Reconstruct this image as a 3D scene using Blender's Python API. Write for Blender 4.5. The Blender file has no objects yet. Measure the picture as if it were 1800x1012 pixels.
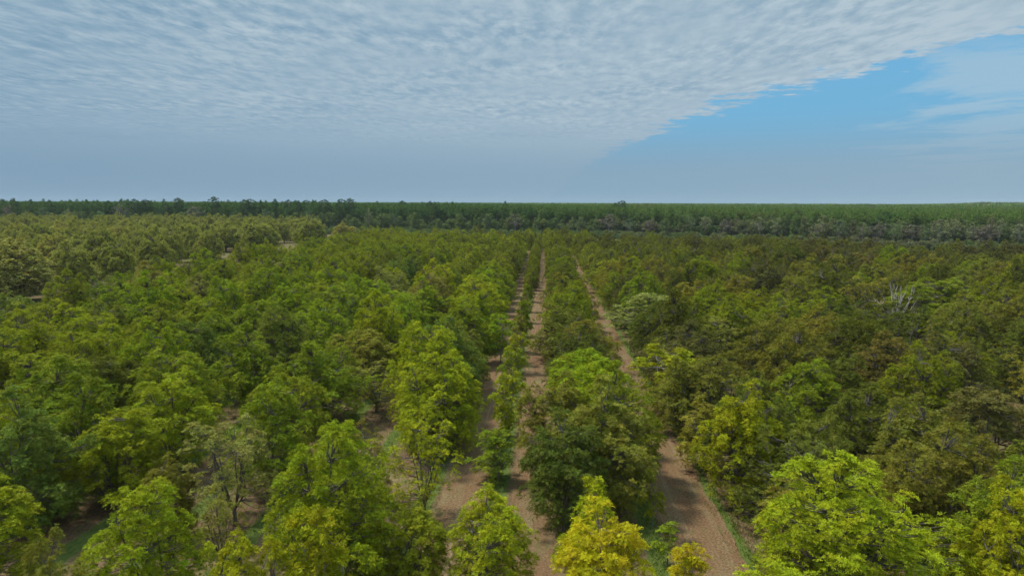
import bpy, math, random
import numpy as np
from mathutils import Matrix, Vector, Euler

rng = np.random.default_rng(7)
random.seed(7)
D2R = math.radians
sc = bpy.context.scene
COL = sc.collection
HAZE = 0.00005
H = 30.0                                    # the drone hovers 30 m above the ground

# ------------------------------------------------------------------ camera
cam_data = bpy.data.cameras.new('camera')
cam = bpy.data.objects.new('camera', cam_data)
COL.objects.link(cam)
cam_data.sensor_width = 36.0
cam_data.lens = 24.0
cam_data.clip_start = 0.5
cam_data.clip_end = 60000
PITCH, YAW, ROLL = D2R(7.08), D2R(2.72), D2R(0.19)
cam.matrix_world = Matrix.Translation((0, 0, H)) @ (Matrix.Rotation(YAW, 4, 'Z') @ Matrix.Rotation(math.pi / 2 - PITCH, 4, 'X') @ Matrix.Rotation(ROLL, 4, 'Z'))
sc.camera = cam
CM = np.array(cam.matrix_world.to_3x3())


def ray(px, py, z=0.0):
    """where the sight line through photo pixel (of 1800x1012) meets height z"""
    d = CM @ np.array([(px - 900) / 1200.0, -(py - 506) / 1200.0, -1.0])
    t = (z - H) / d[2]
    return d[0] * t, d[1] * t


def project(x, y, z):
    v = CM.T @ np.array([x, y, z - H])
    if v[2] > -0.1:
        return None
    return 900 + 1200 * v[0] / -v[2], 506 - 1200 * v[1] / -v[2], -v[2]


# ------------------------------------------------------------------ materials
def new_mat(name):
    m = bpy.data.materials.new(name)
    m.use_nodes = True
    m.node_tree.nodes.clear()
    return m, m.node_tree.nodes, m.node_tree.links


def leaf_material(name, mode, ramp=None, transl=0.26, var=0.60, rough=0.7):
    """mode 'object': tint is the object's own colour; mode 'field': tint varies from tree to tree over the field"""
    m, N, L = new_mat(name)
    out = N.new('ShaderNodeOutputMaterial')
    info = N.new('ShaderNodeObjectInfo')
    if mode == 'object':
        base = info.outputs['Color']
    else:
        r = N.new('ShaderNodeValToRGB')
        els = r.color_ramp.elements
        while len(els) > 1:
            els.remove(els[-1])
        for i, (p, c) in enumerate(ramp):
            e = els[0] if i == 0 else els.new(p)
            e.position = p
            e.color = (*c, 1)
        nz = N.new('ShaderNodeTexNoise')
        nz.inputs['Scale'].default_value = 0.016
        L.new(info.outputs['Location'], nz.inputs['Vector'])
        # east of the lanes the leaves are browner: shift along the ramp
        sep = N.new('ShaderNodeSeparateXYZ')
        L.new(info.outputs['Location'], sep.inputs[0])
        mr = N.new('ShaderNodeMapRange')
        mr.inputs[1].default_value = -60
        mr.inputs[2].default_value = 90
        mr.inputs[3].default_value = -0.22
        mr.inputs[4].default_value = 0.24
        L.new(sep.outputs[0], mr.inputs[0])
        a = N.new('ShaderNodeMath'); a.operation = 'MULTIPLY_ADD'
        L.new(info.outputs['Random'], a.inputs[0]); a.inputs[1].default_value = 0.42
        L.new(nz.outputs[0], a.inputs[2])
        b = N.new('ShaderNodeMath'); b.operation = 'ADD'
        L.new(a.outputs[0], b.inputs[0]); L.new(mr.outputs[0], b.inputs[1])
        c = N.new('ShaderNodeMath'); c.operation = 'SUBTRACT'
        L.new(b.outputs[0], c.inputs[0]); c.inputs[1].default_value = 0.2
        L.new(c.outputs[0], r.inputs[0])
        base = r.outputs[0]
    at = N.new('ShaderNodeAttribute'); at.attribute_name = 'leaf_tone'      # 0..1 per leaf
    v = N.new('ShaderNodeMapRange')
    v.inputs[3].default_value = 1 - var * .75; v.inputs[4].default_value = 1 + var
    L.new(at.outputs['Fac'], v.inputs[0])
    ah = N.new('ShaderNodeAttribute'); ah.attribute_name = 'leaf_hue'
    hm = N.new('ShaderNodeMapRange')
    hm.inputs[3].default_value = 0.468; hm.inputs[4].default_value = 0.516
    L.new(ah.outputs['Fac'], hm.inputs[0])
    hs = N.new('ShaderNodeHueSaturation')
    L.new(hm.outputs[0], hs.inputs['Hue']); L.new(v.outputs[0], hs.inputs['Value']); L.new(base, hs.inputs['Color'])
    p = N.new('ShaderNodeBsdfPrincipled')
    p.inputs['Roughness'].default_value = rough
    p.inputs['Specular IOR Level'].default_value = 0.08
    L.new(hs.outputs[0], p.inputs['Base Color'])
    t = N.new('ShaderNodeBsdfTranslucent')
    tc = N.new('ShaderNodeMix'); tc.data_type = 'RGBA'; tc.blend_type = 'MULTIPLY'
    tc.inputs[0].default_value = 1
    L.new(hs.outputs[0], tc.inputs[6]); tc.inputs[7].default_value = (1.25, 1.15, 0.5, 1)
    L.new(tc.outputs[2], t.inputs['Color'])
    mix = N.new('ShaderNodeMixShader'); mix.inputs[0].default_value = transl
    L.new(p.outputs[0], mix.inputs[1]); L.new(t.outputs[0], mix.inputs[2])
    L.new(mix.outputs[0], out.inputs[0])
    return m


def bark_material(name, c0, c1, scale=6.0):
    m, N, L = new_mat(name)
    out = N.new('ShaderNodeOutputMaterial')
    p = N.new('ShaderNodeBsdfPrincipled'); p.inputs['Roughness'].default_value = 0.9
    tc = N.new('ShaderNodeTexCoord')
    mp = N.new('ShaderNodeMapping'); mp.inputs['Scale'].default_value = (1, 1, 0.25)
    nz = N.new('ShaderNodeTexNoise'); nz.inputs['Scale'].default_value = scale; nz.inputs['Detail'].default_value = 6
    r = N.new('ShaderNodeValToRGB')
    r.color_ramp.elements[0].position = .35; r.color_ramp.elements[0].color = (*c0, 1)
    r.color_ramp.elements[1].position = .7; r.color_ramp.elements[1].color = (*c1, 1)
    b = N.new('ShaderNodeBump'); b.inputs['Distance'].default_value = 0.03
    L.new(tc.outputs['Object'], mp.inputs[0]); L.new(mp.outputs[0], nz.inputs['Vector'])
    L.new(nz.outputs[0], r.inputs[0]); L.new(r.outputs[0], p.inputs['Base Color'])
    L.new(nz.outputs[0], b.inputs['Height']); L.new(b.outputs[0], p.inputs['Normal'])
    L.new(p.outputs[0], out.inputs[0])
    return m


M_LEAF = leaf_material('pecan_leaves', 'object')
FIELD_RAMP = [(0.0, (.185, .245, .015)), (0.2, (.245, .298, .016)), (0.36, (.258, .290, .020)), (0.5, (.165, .200, .021)),
              (0.66, (.168, .180, .025)), (0.82, (.118, .134, .025)), (1.0, (.132, .128, .030))]
M_FIELD = leaf_material('pecan_leaves_field', 'field', FIELD_RAMP, var=.5)
M_OLD = leaf_material('old_pecan_leaves', 'object', transl=.3, var=.4)
PINE_RAMP = [(0.0, (.070, .145, .036)), (0.4, (.100, .190, .038)), (0.8, (.130, .215, .042)), (1.0, (.145, .190, .052))]
M_PINE = leaf_material('pine_needles_field', 'field', PINE_RAMP, transl=.12, var=.5)
M_PINE1 = leaf_material('pine_needles', 'object', transl=.12, var=.5)
WOOD_RAMP = [(0.0, (.130, .210, .062)), (0.35, (.185, .240, .078)), (0.55, (.115, .200, .058)), (0.75, (.190, .220, .095)), (1.0, (.175, .180, .105))]
M_WOOD = leaf_material('hardwood_leaves_field', 'field', WOOD_RAMP, transl=.25, var=.6)
M_BARK = bark_material('pecan_bark', (.060, .048, .037), (.17, .145, .115))
M_PALE = bark_material('pale_bark', (.13, .115, .095), (.30, .275, .24), 2.0)
M_PBARK = bark_material('pine_bark', (.10, .075, .06), (.26, .20, .165), 3.0)
M_DEAD = bark_material('dead_wood', (.30, .26, .22), (.52, .47, .42), 4.0)


# ------------------------------------------------------------------ mesh builders
def mesh_from(name, verts, faces, mats, matidx=None, tone=None, hue=None, smooth=False):
    """verts (n,3), faces: (m,4) or (m,3) int array"""
    me = bpy.data.meshes.new(name)
    verts = np.asarray(verts, dtype=np.float32); faces = np.asarray(faces, dtype=np.int32)
    k = faces.shape[1]
    me.vertices.add(len(verts)); me.vertices.foreach_set('co', verts.ravel())
    me.loops.add(faces.size); me.loops.foreach_set('vertex_index', faces.ravel())
    me.polygons.add(len(faces))
    me.polygons.foreach_set('loop_start', np.arange(len(faces), dtype=np.int32) * k)
    me.polygons.foreach_set('loop_total', np.full(len(faces), k, dtype=np.int32))
    for m in mats:
        me.materials.append(m)
    if matidx is not None:
        me.polygons.foreach_set('material_index', np.asarray(matidx, dtype=np.int32))
    if smooth is not False:
        me.polygons.foreach_set('use_smooth', np.asarray(smooth if smooth is not True else np.ones(len(faces)), dtype=bool))
    me.update(calc_edges=True)
    for nm, arr in (('leaf_tone', tone), ('leaf_hue', hue)):
        if arr is not None:
            a = me.attributes.new(nm, 'FLOAT', 'FACE')
            a.data.foreach_set('value', np.asarray(arr, dtype=np.float32))
    return me


def unit(a):
    return a / np.maximum(np.linalg.norm(a, axis=-1, keepdims=True), 1e-6)


def tube(path, radii, sides=6):
    """tapered tube along path -> verts, quads"""
    path = np.asarray(path, float); n = len(path)
    tan = unit(np.gradient(path, axis=0))
    ref = np.array([1.0, 0.2, 0.1]) if abs(tan[0][0]) < .8 else np.array([0, 1.0, .1])
    u = unit(np.cross(tan, ref)); w = np.cross(tan, u)
    ang = np.linspace(0, 2 * math.pi, sides, endpoint=False)
    ring = u[:, None, :] * np.cos(ang)[None, :, None] + w[:, None, :] * np.sin(ang)[None, :, None]
    v = (path[:, None, :] + ring * np.asarray(radii)[:, None, None]).reshape(-1, 3)
    f = []
    for i in range(n - 1):
        for j in range(sides):
            a = i * sides + j; b = i * sides + (j + 1) % sides
            f.append((a, b, b + sides, a + sides))
    return v, np.array(f)


class Wood:
    def __init__(self):
        self.v = []; self.f = []; self.n = 0

    def add(self, path, radii, sides=6):
        v, f = tube(path, radii, sides)
        self.v.append(v); self.f.append(f + self.n); self.n += len(v)

    def arrays(self):
        return np.concatenate(self.v), np.concatenate(self.f)


def curve(a, b, g, n=6, sag=0.25, side=None):
    """path from a to b that starts off along b-a flattened and ends rising"""
    t = np.linspace(0, 1, n)[:, None]
    a = np.asarray(a, float); b = np.asarray(b, float)
    p = a + (b - a) * t
    d = np.linalg.norm(b - a)
    p[:, 2] -= (np.sin(t[:, 0] * math.pi) * sag * d * .5)
    off = g.normal(0, 0.035 * d, 3)
    p += np.sin(t * math.pi) * off
    off2 = g.normal(0, 0.02 * d, 3)
    p += np.sin(t * math.pi * 2) * off2
    return p


def diamonds(base, direction, length, width, normal, bend=None):
    """leaf blades: kite shaped quads"""
    side = unit(np.cross(direction, normal))
    l = np.asarray(length)[:, None]; w = np.asarray(width)[:, None]
    mid = base + direction * l * .45
    tip = base + direction * l
    if bend is not None:
        tip = tip + bend
    v = np.stack([base, mid + side * w * .5, tip, mid - side * w * .5], axis=1).reshape(-1, 3)
    return v


def leaves_on_clumps(g, centres, radii, ntuft, nleaf, L, W, compound=True, up=0.55, squash=1.15, outer=None, droop=.35):
    """tufts of pinnate leaves on the outside of each clump -> verts, faces, tone, hue"""
    k = len(centres)
    nt = np.maximum((ntuft * (radii / radii.mean()) ** 1.6).astype(int), 3)
    idx = np.repeat(np.arange(k), nt); n = len(idx)
    d = unit(g.normal(size=(n, 3)) + np.array([0, 0, up]) + (0 if outer is None else outer[idx] * .7))
    rr = radii[idx] * (0.55 + 0.5 * g.random(n))
    tp = centres[idx] + d * rr[:, None] * np.array([1, 1, squash])
    axis = unit(d + np.array([0, 0, 1.0]) + g.normal(0, .25, (n, 3)))
    ttone = g.random(n)
    ctone = g.random(k)[idx]; chue = g.random(k)[idx]
    # leaves
    i2 = np.repeat(np.arange(n), nleaf); m = len(i2)
    perp = unit(np.cross(axis[i2], unit(g.normal(size=(m, 3)))))
    op = (0.75 + 0.7 * g.random(m))[:, None]
    ld = unit(axis[i2] * 0.75 + perp * op)
    base = tp[i2] + g.normal(0, L * .12, (m, 3))
    ln = L * (0.7 + .5 * g.random(m))
    nrm = unit(d[i2] * 1.0 + np.array([0, 0, .25]) + g.normal(0, .60, (m, 3)))
    ltone = np.clip(.35 * ctone[i2] + .35 * ttone[i2] + .45 * g.random(m) - .07, 0, 1)
    lhue = np.clip(.55 * chue[i2] + .3 * g.random(n)[i2] + .3 * g.random(m) - .07, 0, 1)
    if not compound:
        bend = np.zeros((m, 3)); bend[:, 2] = -droop * ln * .6
        v = diamonds(base, ld, ln, ln * W, nrm, bend)
        f = np.arange(len(v)).reshape(-1, 4)
        return v, f, ltone, lhue
    side = unit(np.cross(ld, nrm))
    V = []; T = []; Hh = []
    for t, s in ((.30, 1), (.36, -1), (.62, 1), (.68, -1), (.88, 0)):
        pb = base + ld * (ln * t)[:, None]; pb[:, 2] -= droop * ln * t * t
        dd = unit(ld * .7 + side * s * .75 + np.array([0, 0, -droop * t]) + g.normal(0, .12, (m, 3)))
        ll = ln * (0.50 if s else .48)
        V.append(diamonds(pb, dd, ll, ll * W, unit(nrm + g.normal(0, .3, (m, 3)))).reshape(m, 4, 3))
        T.append(ltone); Hh.append(lhue)
    v = np.concatenate(V).reshape(-1, 3)
    f = np.arange(len(v)).reshape(-1, 4)
    return v, f, np.concatenate(T), np.concatenate(Hh)


def envelope_points(g, n, h, cb, R, top=.62, outer=.72, irregular=.22, mind=.62):
    """clump centres in an uneven crown volume"""
    ph = g.random(6) * 6.28; amp = g.normal(0, irregular, 6)
    lean = g.normal(0, .06, 2) * R
    pts = []; tries = 0
    while len(pts) < n and tries < n * 60:
        tries += 1
        t = g.random()
        a = g.random() * 6.283
        prof = math.sqrt(max(0, 1 - ((t - .36) / .67) ** 2)) if t > .36 else math.sqrt(1 - ((.36 - t) / .52) ** 2)
        lob = 1 + amp[0] * math.sin(a + ph[0]) * .6 + amp[1] * math.sin(2 * a + ph[1] + 3 * t) + amp[2] * math.sin(3 * a + ph[2] - 4 * t) + amp[3] * .7 * math.sin(5 * a + ph[3] + 5 * t)
        q = (outer + (1 - outer) * g.random()) if g.random() < .72 else g.random() ** .6
        r = R * prof * lob * q
        topz = 1 + amp[4] * .35 * math.sin(a * 2 + ph[4]) + amp[5] * .3 * math.sin(a * 3 + ph[5])
        z = cb + (h - cb) * t * topz * (1 - .06 * (r / R) ** 2)
        p = np.array([r * math.cos(a) + lean[0] * t, r * math.sin(a) + lean[1] * t, z])
        md = mind if tries < n * 30 else mind * .6
        if all(np.linalg.norm(p - o) > md for o in pts):
            pts.append(p)
    return np.array(pts)


def lobed_clumps(g, nlobe, per, h, cb, R, irregular, rlobe, stretch=1.5):
    """the crown as a bunch of rising lobes, each covered with clumps: centres, and the outward direction of each"""
    A = envelope_points(g, nlobe, h - rlobe * .7, cb + rlobe * .4, R - rlobe * .75, irregular=irregular, mind=rlobe * .98)
    C = []; O = []
    for a in A:
        rl = rlobe * g.uniform(.75, 1.25)
        k = int(per * (rl / rlobe) ** 2)
        st = stretch * g.uniform(.85, 1.25)
        out = unit(np.array([a[0], a[1], (a[2] - cb - .35 * (h - cb)) * .8]) + 1e-3)
        for _ in range(k):
            d = unit(g.normal(size=3) + out * .8 + [0, 0, .75])
            q = g.uniform(.72, 1.0)
            taper = 1 - .32 * max(0, d[2])
            C.append(a + d * rl * q * np.array([taper, taper, st])); O.append(unit(d + out * .3))
    C = np.array(C); O = np.array(O)
    ok = C[:, 2] > cb * .55
    return C[ok], O[ok]


def pecan(seed, h=10.5, R=3.9, cb=1.8, nclump=62, ntuft=13, nleaf=9, L=.42, W=.36, compound=True, rclump=(.65, 1.15),
          sparse=False, trunk_r=.17, limbs=6, fork=.16, sides=7, wood=True, irregular=.22, mind=None, lobes=0, rlobe=1.3, fill=70):
    g = np.random.default_rng(seed)
    if lobes:
        C, outw = lobed_clumps(g, lobes, nclump // lobes, h, cb, R, irregular, rlobe)
        B = envelope_points(g, fill, h * .93, cb * .75, R * .88, irregular=irregular, mind=R * .12, outer=.62)
        C = np.concatenate([C, B]); outw = np.concatenate([outw, unit(B - np.array([0, 0, cb + .35 * (h - cb)]))])
    else:
        C = envelope_points(g, nclump, h - .5, cb, R - .55, irregular=irregular, mind=mind or R * .17)
    rad = g.uniform(*rclump, len(C)) * (1.08 - .25 * (C[:, 2] - cb) / (h - cb))
    if lobes:
        rad[-len(B):] *= 1.35
    # a few leading shoots stand proud of the crown
    tops = C[C[:, 2] > cb + .66 * (h - cb)]
    if len(tops) and not lobes:
        sp = tops[g.random(len(tops)) < .6] + np.array([0, 0, .75]) + g.normal(0, .25, (int(0) or 1, 3))
        C = np.concatenate([C, sp]); rad = np.concatenate([rad, g.uniform(.38, .6, len(sp))])
    mid = np.array([0, 0, cb + .4 * (h - cb)])
    if not lobes:
        outw = unit(C - mid)
    v, f, tone, hue = leaves_on_clumps(g, C, rad, ntuft, nleaf, L, W, compound, outer=outw)
    w = Wood()
    if wood:
        fz = h * fork
        trunk = np.array([[0, 0, -.15], [g.normal(0, .04), g.normal(0, .04), fz * .5], [g.normal(0, .08), g.normal(0, .08), fz]])
        w.add(trunk, [trunk_r * 1.35, trunk_r * 1.05, trunk_r], sides)
        ends = []
        for i in range(limbs):
            a = i / limbs * 6.283 + g.normal(0, .35)
            rr = R * (.28 + .33 * g.random()); zz = cb + (h - cb) * (.55 + .3 * g.random())
            if i == 0:
                rr *= .2; zz = h * .93
            e = np.array([rr * math.cos(a), rr * math.sin(a), zz])
            p = curve(trunk[-1] - [0, 0, .1], e, g, 8, .10)
            w.add(p, np.linspace(trunk_r * .72, trunk_r * .16, 8), 5)
            ends.append(p)
        allp = np.concatenate(ends)
        for i, c in enumerate(C):
            dd = np.linalg.norm((allp - c) * [1, 1, 1.0] + [0, 0, .25 * 0], axis=1) + (allp[:, 2] > c[2]) * 1.6
            j = int(dd.argmin())
            p = curve(allp[j], c, g, 4, .15)
            w.add(p, np.linspace(trunk_r * .26, trunk_r * .07, 4), 4)
            if sparse:
                for q in range(4):
                    e = c + unit(g.normal(size=3) + outw[i] * 1.2 + [0, 0, .8]) * rad[i] * 1.35
                    w.add(curve(c, e, g, 3, .05), [trunk_r * .09, trunk_r * .07, trunk_r * .03], 3)
    return (v, f, tone, hue), (w.arrays() if wood else None)


def split_meshes(name, parts, leafmat, barkmat, leaf_name='crown'):
    (v, f, tone, hue), wd = parts
    crown = mesh_from(name + '_' + leaf_name, v, f, [leafmat], tone=tone, hue=hue)
    trunk = mesh_from(name + '_trunk', wd[0], wd[1], [barkmat], smooth=True)
    return crown, trunk


def joint_mesh(name, parts, leafmat, barkmat):
    (v, f, tone, hue), wd = parts
    if wd is None:
        return mesh_from(name, v, f, [leafmat], tone=tone, hue=hue)
    n = len(v)
    V = np.concatenate([v, wd[0]]); F = np.concatenate([f, wd[1] + n])
    mi = np.concatenate([np.zeros(len(f)), np.ones(len(wd[1]))])
    z = np.zeros(len(wd[1]))
    return mesh_from(name, V, F, [leafmat, barkmat], mi, np.concatenate([tone, z]), np.concatenate([hue, z]), smooth=mi)


# ------------------------------------------------------------------ tree prototypes (meshes only)
PROTO = {}
PROTO['full'] = [(split_meshes('full_pecan', pecan(100 + i, h=10.5, R=3.9 + .2 * (i % 3), nclump=150, lobes=15, rlobe=1.25, ntuft=9, nleaf=8, L=.32, fill=110, rclump=(.38, .68), irregular=.16 + .04 * (i % 3)), M_LEAF, M_BARK), 10.5, 4.0) for i in range(8)]
PROTO['big'] = [(split_meshes('big_pecan', pecan(150 + i, h=12.5, R=6.0, cb=1.7, nclump=290, lobes=26, rlobe=1.6, ntuft=8, nleaf=8, irregular=.13 + .04 * (i % 3), trunk_r=.24, limbs=8, rclump=(.42, .75), L=.34, fill=230), M_LEAF, M_BARK), 12.5, 6.1) for i in range(7)]
PROTO['young'] = [(split_meshes('young_pecan', pecan(200 + i, h=8.0, R=2.3, cb=1.7, nclump=75, lobes=9, rlobe=.85, ntuft=6, nleaf=8, rclump=(.3, .5), fill=30, trunk_r=.10, limbs=4, fork=.24, irregular=.2, L=.36), M_LEAF, M_PALE), 8.0, 2.3) for i in range(5)]
PROTO['sapling'] = [(split_meshes('sapling', pecan(300 + i, h=4.0, R=1.25, cb=1.3, nclump=9, ntuft=8, nleaf=8, rclump=(.35, .55), trunk_r=.055, limbs=3, fork=.36, L=.34), M_LEAF, M_PALE), 4.0, 1.25) for i in range(3)]
PROTO['sparse'] = [(split_meshes('sparse_pecan', pecan(400 + i, h=10.5, R=3.9, nclump=110, lobes=14, rlobe=1.2, ntuft=5, nleaf=7, L=.36, sparse=True, fill=30, limbs=9, trunk_r=.15, rclump=(.4, .7), irregular=.2), M_LEAF, M_BARK), 10.5, 3.9) for i in range(4)]
OLDKW = dict(fill=150, h=17, R=8.6, cb=3.4, nclump=330, lobes=30, rlobe=2.2, ntuft=11, nleaf=7, L=.55, W=.42, compound=False, rclump=(.7, 1.15), trunk_r=.36, limbs=9, fork=.18, irregular=.07)
PROTO['old'] = [(split_meshes('old_pecan', pecan(500 + i, **OLDKW), M_OLD, M_BARK), 17.0, 8.8) for i in range(4)]


def make_pine(seed, h=27.0, cbf=.56, R=3.3):
    g = np.random.default_rng(seed)
    w = Wood()
    bend = g.normal(0, .25, 2)
    tz = np.linspace(0, 1, 7)
    path = np.stack([bend[0] * np.sin(tz * 3), bend[1] * np.sin(tz * 2.4), tz * h * .97 - .2], 1)
    w.add(path, np.linspace(.26, .05, 7), 6)
    C = []; rad = []
    cb = h * cbf
    n = 30
    for i in range(n):
        t = (i + g.random() * .8) / n
        z = cb + (h - 1 - cb) * t
        r = R * (math.sin(math.pi * (t * .8 + .18)) ** .7) * g.uniform(.35, 1.0)
        a = i * 2.4 + g.normal(0, .4)
        c = np.array([r * math.cos(a), r * math.sin(a), z + r * .18])
        C.append(c); rad.append(g.uniform(.75, 1.25) * (1 - .35 * t))
        w.add(curve([0, 0, z - .3], c, g, 3, .1), [.07, .05, .02], 3)
    C.append(np.array([0, 0, h - .6])); rad.append(.7)
    C = np.array(C); rad = np.array(rad)
    v, f, tone, hue = leaves_on_clumps(g, C, rad, 11, 8, .72, .26, False, up=.3, squash=.62, droop=.1)
    return (v, f, tone, hue), w.arrays()


def make_hardwood(seed, h=19.0, R=4.2, cbf=.38, dens=1.0):
    g = np.random.default_rng(seed)
    n = int(46 * dens)
    parts = pecan(seed, h=h, R=R, cb=h * cbf, nclump=n, ntuft=int(13 * dens), nleaf=6, L=.62, W=.42, compound=False, rclump=(.8, 1.4),
                  trunk_r=.26, limbs=5, fork=.42, irregular=.2, mind=.9)
    return parts


PROTO['pine'] = [(split_meshes('pine', make_pine(600 + i, cbf=(.5, .6, .66)[i % 3], R=(3.8, 3.4, 4.8)[i % 3]), M_PINE1, M_PBARK), 27.0, 3.4) for i in range(3)]
PROTO['wood'] = [(split_meshes('hardwood', make_hardwood(700 + i, cbf=(.34, .45, .4, .5)[i], dens=(.95, .7, .8, .55)[i]), M_PINE1, M_PALE), 19.0, 4.2) for i in range(4)]

# meshes of the massed woods and of the far part of the orchard
proto_col = {}


def proto_collection(name, meshes):
    c = bpy.data.collections.new(name)
    for i, me in enumerate(meshes):
        o = bpy.data.objects.new('%s_%d' % (name, i), me)
        c.objects.link(o)
    proto_col[name] = c
    return c


proto_collection('grove', [joint_mesh('grove_tree', pecan(800 + i, h=12.5, R=6.0, cb=1.7, nclump=270, lobes=24, rlobe=1.7, ntuft=7, nleaf=7, L=.44, W=.42, compound=False, sides=5, irregular=.15, rclump=(.45, .8), fill=200, trunk_r=.22), M_FIELD, M_BARK) for i in range(7)])
proto_collection('pines', [joint_mesh('wood_pine', make_pine(900 + i, cbf=(.5, .62, .55, .68)[i]), M_PINE, M_PBARK) for i in range(4)])
proto_collection('hardwoods', [joint_mesh('wood_hardwood', make_hardwood(950 + i, cbf=(.34, .2, .4, .12)[i], dens=1.25), M_WOOD, M_BARK) for i in range(4)])


def far_clump(seed):
    g = np.random.default_rng(seed)
    n = 30
    a = g.random(n) * 6.28; r = np.sqrt(g.random(n)) * 5.5
    C = np.stack([r * np.cos(a), r * np.sin(a), 23.5 + g.normal(0, 1.2, n) - r * .25], 1)
    rad = g.uniform(1.0, 1.9, n)
    return leaves_on_clumps(g, C, rad, 10, 6, 1.5, .4, False, up=.5, squash=1.3, droop=.1), None


proto_collection('canopy', [joint_mesh('far_canopy', far_clump(970 + i), M_PINE, M_PBARK) for i in range(3)])


def scatter(name, proto, pts, rot, scl, var, props):
    """ONE object: geometry nodes set the proto meshes on the object's points"""
    me = bpy.data.meshes.new(name)
    me.vertices.add(len(pts)); me.vertices.foreach_set('co', np.asarray(pts, dtype=np.float32).ravel())
    a = me.attributes.new('turn', 'FLOAT_VECTOR', 'POINT'); a.data.foreach_set('vector', np.asarray(rot, dtype=np.float32).ravel())
    a = me.attributes.new('size', 'FLOAT_VECTOR', 'POINT'); a.data.foreach_set('vector', np.asarray(scl, dtype=np.float32).ravel())
    a = me.attributes.new('kind_index', 'INT', 'POINT'); a.data.foreach_set('value', np.asarray(var, dtype=np.int32))
    o = bpy.data.objects.new(name, me); COL.objects.link(o)
    ng = bpy.data.node_groups.new(name + '_nodes', 'GeometryNodeTree')
    ng.interface.new_socket('Geometry', in_out='INPUT', socket_type='NodeSocketGeometry')
    ng.interface.new_socket('Geometry', in_out='OUTPUT', socket_type='NodeSocketGeometry')
    N, L = ng.nodes, ng.links
    gi = N.new('NodeGroupInput'); go = N.new('NodeGroupOutput')
    ci = N.new('GeometryNodeCollectionInfo'); ci.inputs['Collection'].default_value = proto_col[proto]
    ci.inputs['Separate Children'].default_value = True; ci.inputs['Reset Children'].default_value = True
    ip = N.new('GeometryNodeInstanceOnPoints'); ip.inputs['Pick Instance'].default_value = True
    L.new(gi.outputs[0], ip.inputs['Points']); L.new(ci.outputs[0], ip.inputs['Instance'])
    for nm, typ, sock in (('turn', 'FLOAT_VECTOR', 'Rotation'), ('size', 'FLOAT_VECTOR', 'Scale'), ('kind_index', 'INT', 'Instance Index')):
        at = N.new('GeometryNodeInputNamedAttribute'); at.data_type = typ; at.inputs['Name'].default_value = nm
        L.new(at.outputs['Attribute'], ip.inputs[sock])
    L.new(ip.outputs[0], go.inputs[0])
    md = o.modifiers.new('scatter', 'NODES'); md.node_group = ng
    for k, v in props.items():
        o[k] = v
    return o


# ------------------------------------------------------------------ where things stand
ROW0, ROWD = -4.6, 7.25             # the young row, and the spacing of the rows


def ipl(xs, ys, x):
    return np.interp(x, xs, ys)


# far end of the orchard (tree tops at these pixels), foot of the forest
EDGE_PX = [-200, 0, 300, 600, 950, 1100, 1300, 1500, 1800, 2000]
ORCH_Y = [402, 402, 402, 404, 411, 412, 419, 426, 437, 442]
FOOT_Y = [407, 407, 407, 409, 415, 417, 423, 431, 441, 446]
oe = [ray(px, py, 11.5) for px, py in zip(EDGE_PX, ORCH_Y)]
fe = [ray(px, py, 0) for px, py in zip(EDGE_PX, FOOT_Y)]


def slope_of(x, y):
    return x / y


OS = [p[0] / p[1] for p in oe]; OY = [p[1] for p in oe]
FS = [p[0] / p[1] for p in fe]; FY = [p[1] for p in fe]


def orchard_end(x, y):
    return ipl(OS, OY, x / y)


def forest_front(s):
    return ipl(FS, FY, s)


# western boundary of the young orchard: tree tops at these pixels
bd = [ray(px, py, 11.0) for px, py in ((-150, 535), (-40, 512), (60, 500), (130, 488), (200, 466), (300, 448), (400, 432), (480, 416), (560, 405))]
BS = [p[0] / p[1] for p in bd]; BY = [p[1] for p in bd]


def west_limit(x, y):
    s = x / y
    if s > BS[-1]:
        return 1e9
    return ipl(BS, BY, s)


def visible(x, y, r, h):
    p = project(x, y, h * .6)
    if p is None:
        return False
    m = r / p[2] * 1200
    pt = project(x, y, h)
    if pt is None or pt[1] - m * .3 > 1012 or p[0] + m < 0 or p[0] - m > 1800:
        return False
    return True


PAL = {'yellow': (.460, .400, .010), 'lime': (.265, .312, .010), 'fresh': (.222, .288, .011), 'green': (.188, .236, .012),
       'dark': (.108, .132, .016), 'olive': (.198, .205, .026), 'brown': (.142, .134, .028), 'pale': (.235, .245, .052),
       'blue': (.150, .198, .026)}
WORDS = {'yellow': 'bright yellow', 'lime': 'yellow-green', 'fresh': 'fresh green', 'green': 'mid green', 'dark': 'dark green',
         'olive': 'olive green', 'brown': 'brownish green', 'pale': 'pale green', 'blue': 'bluish green'}

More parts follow.
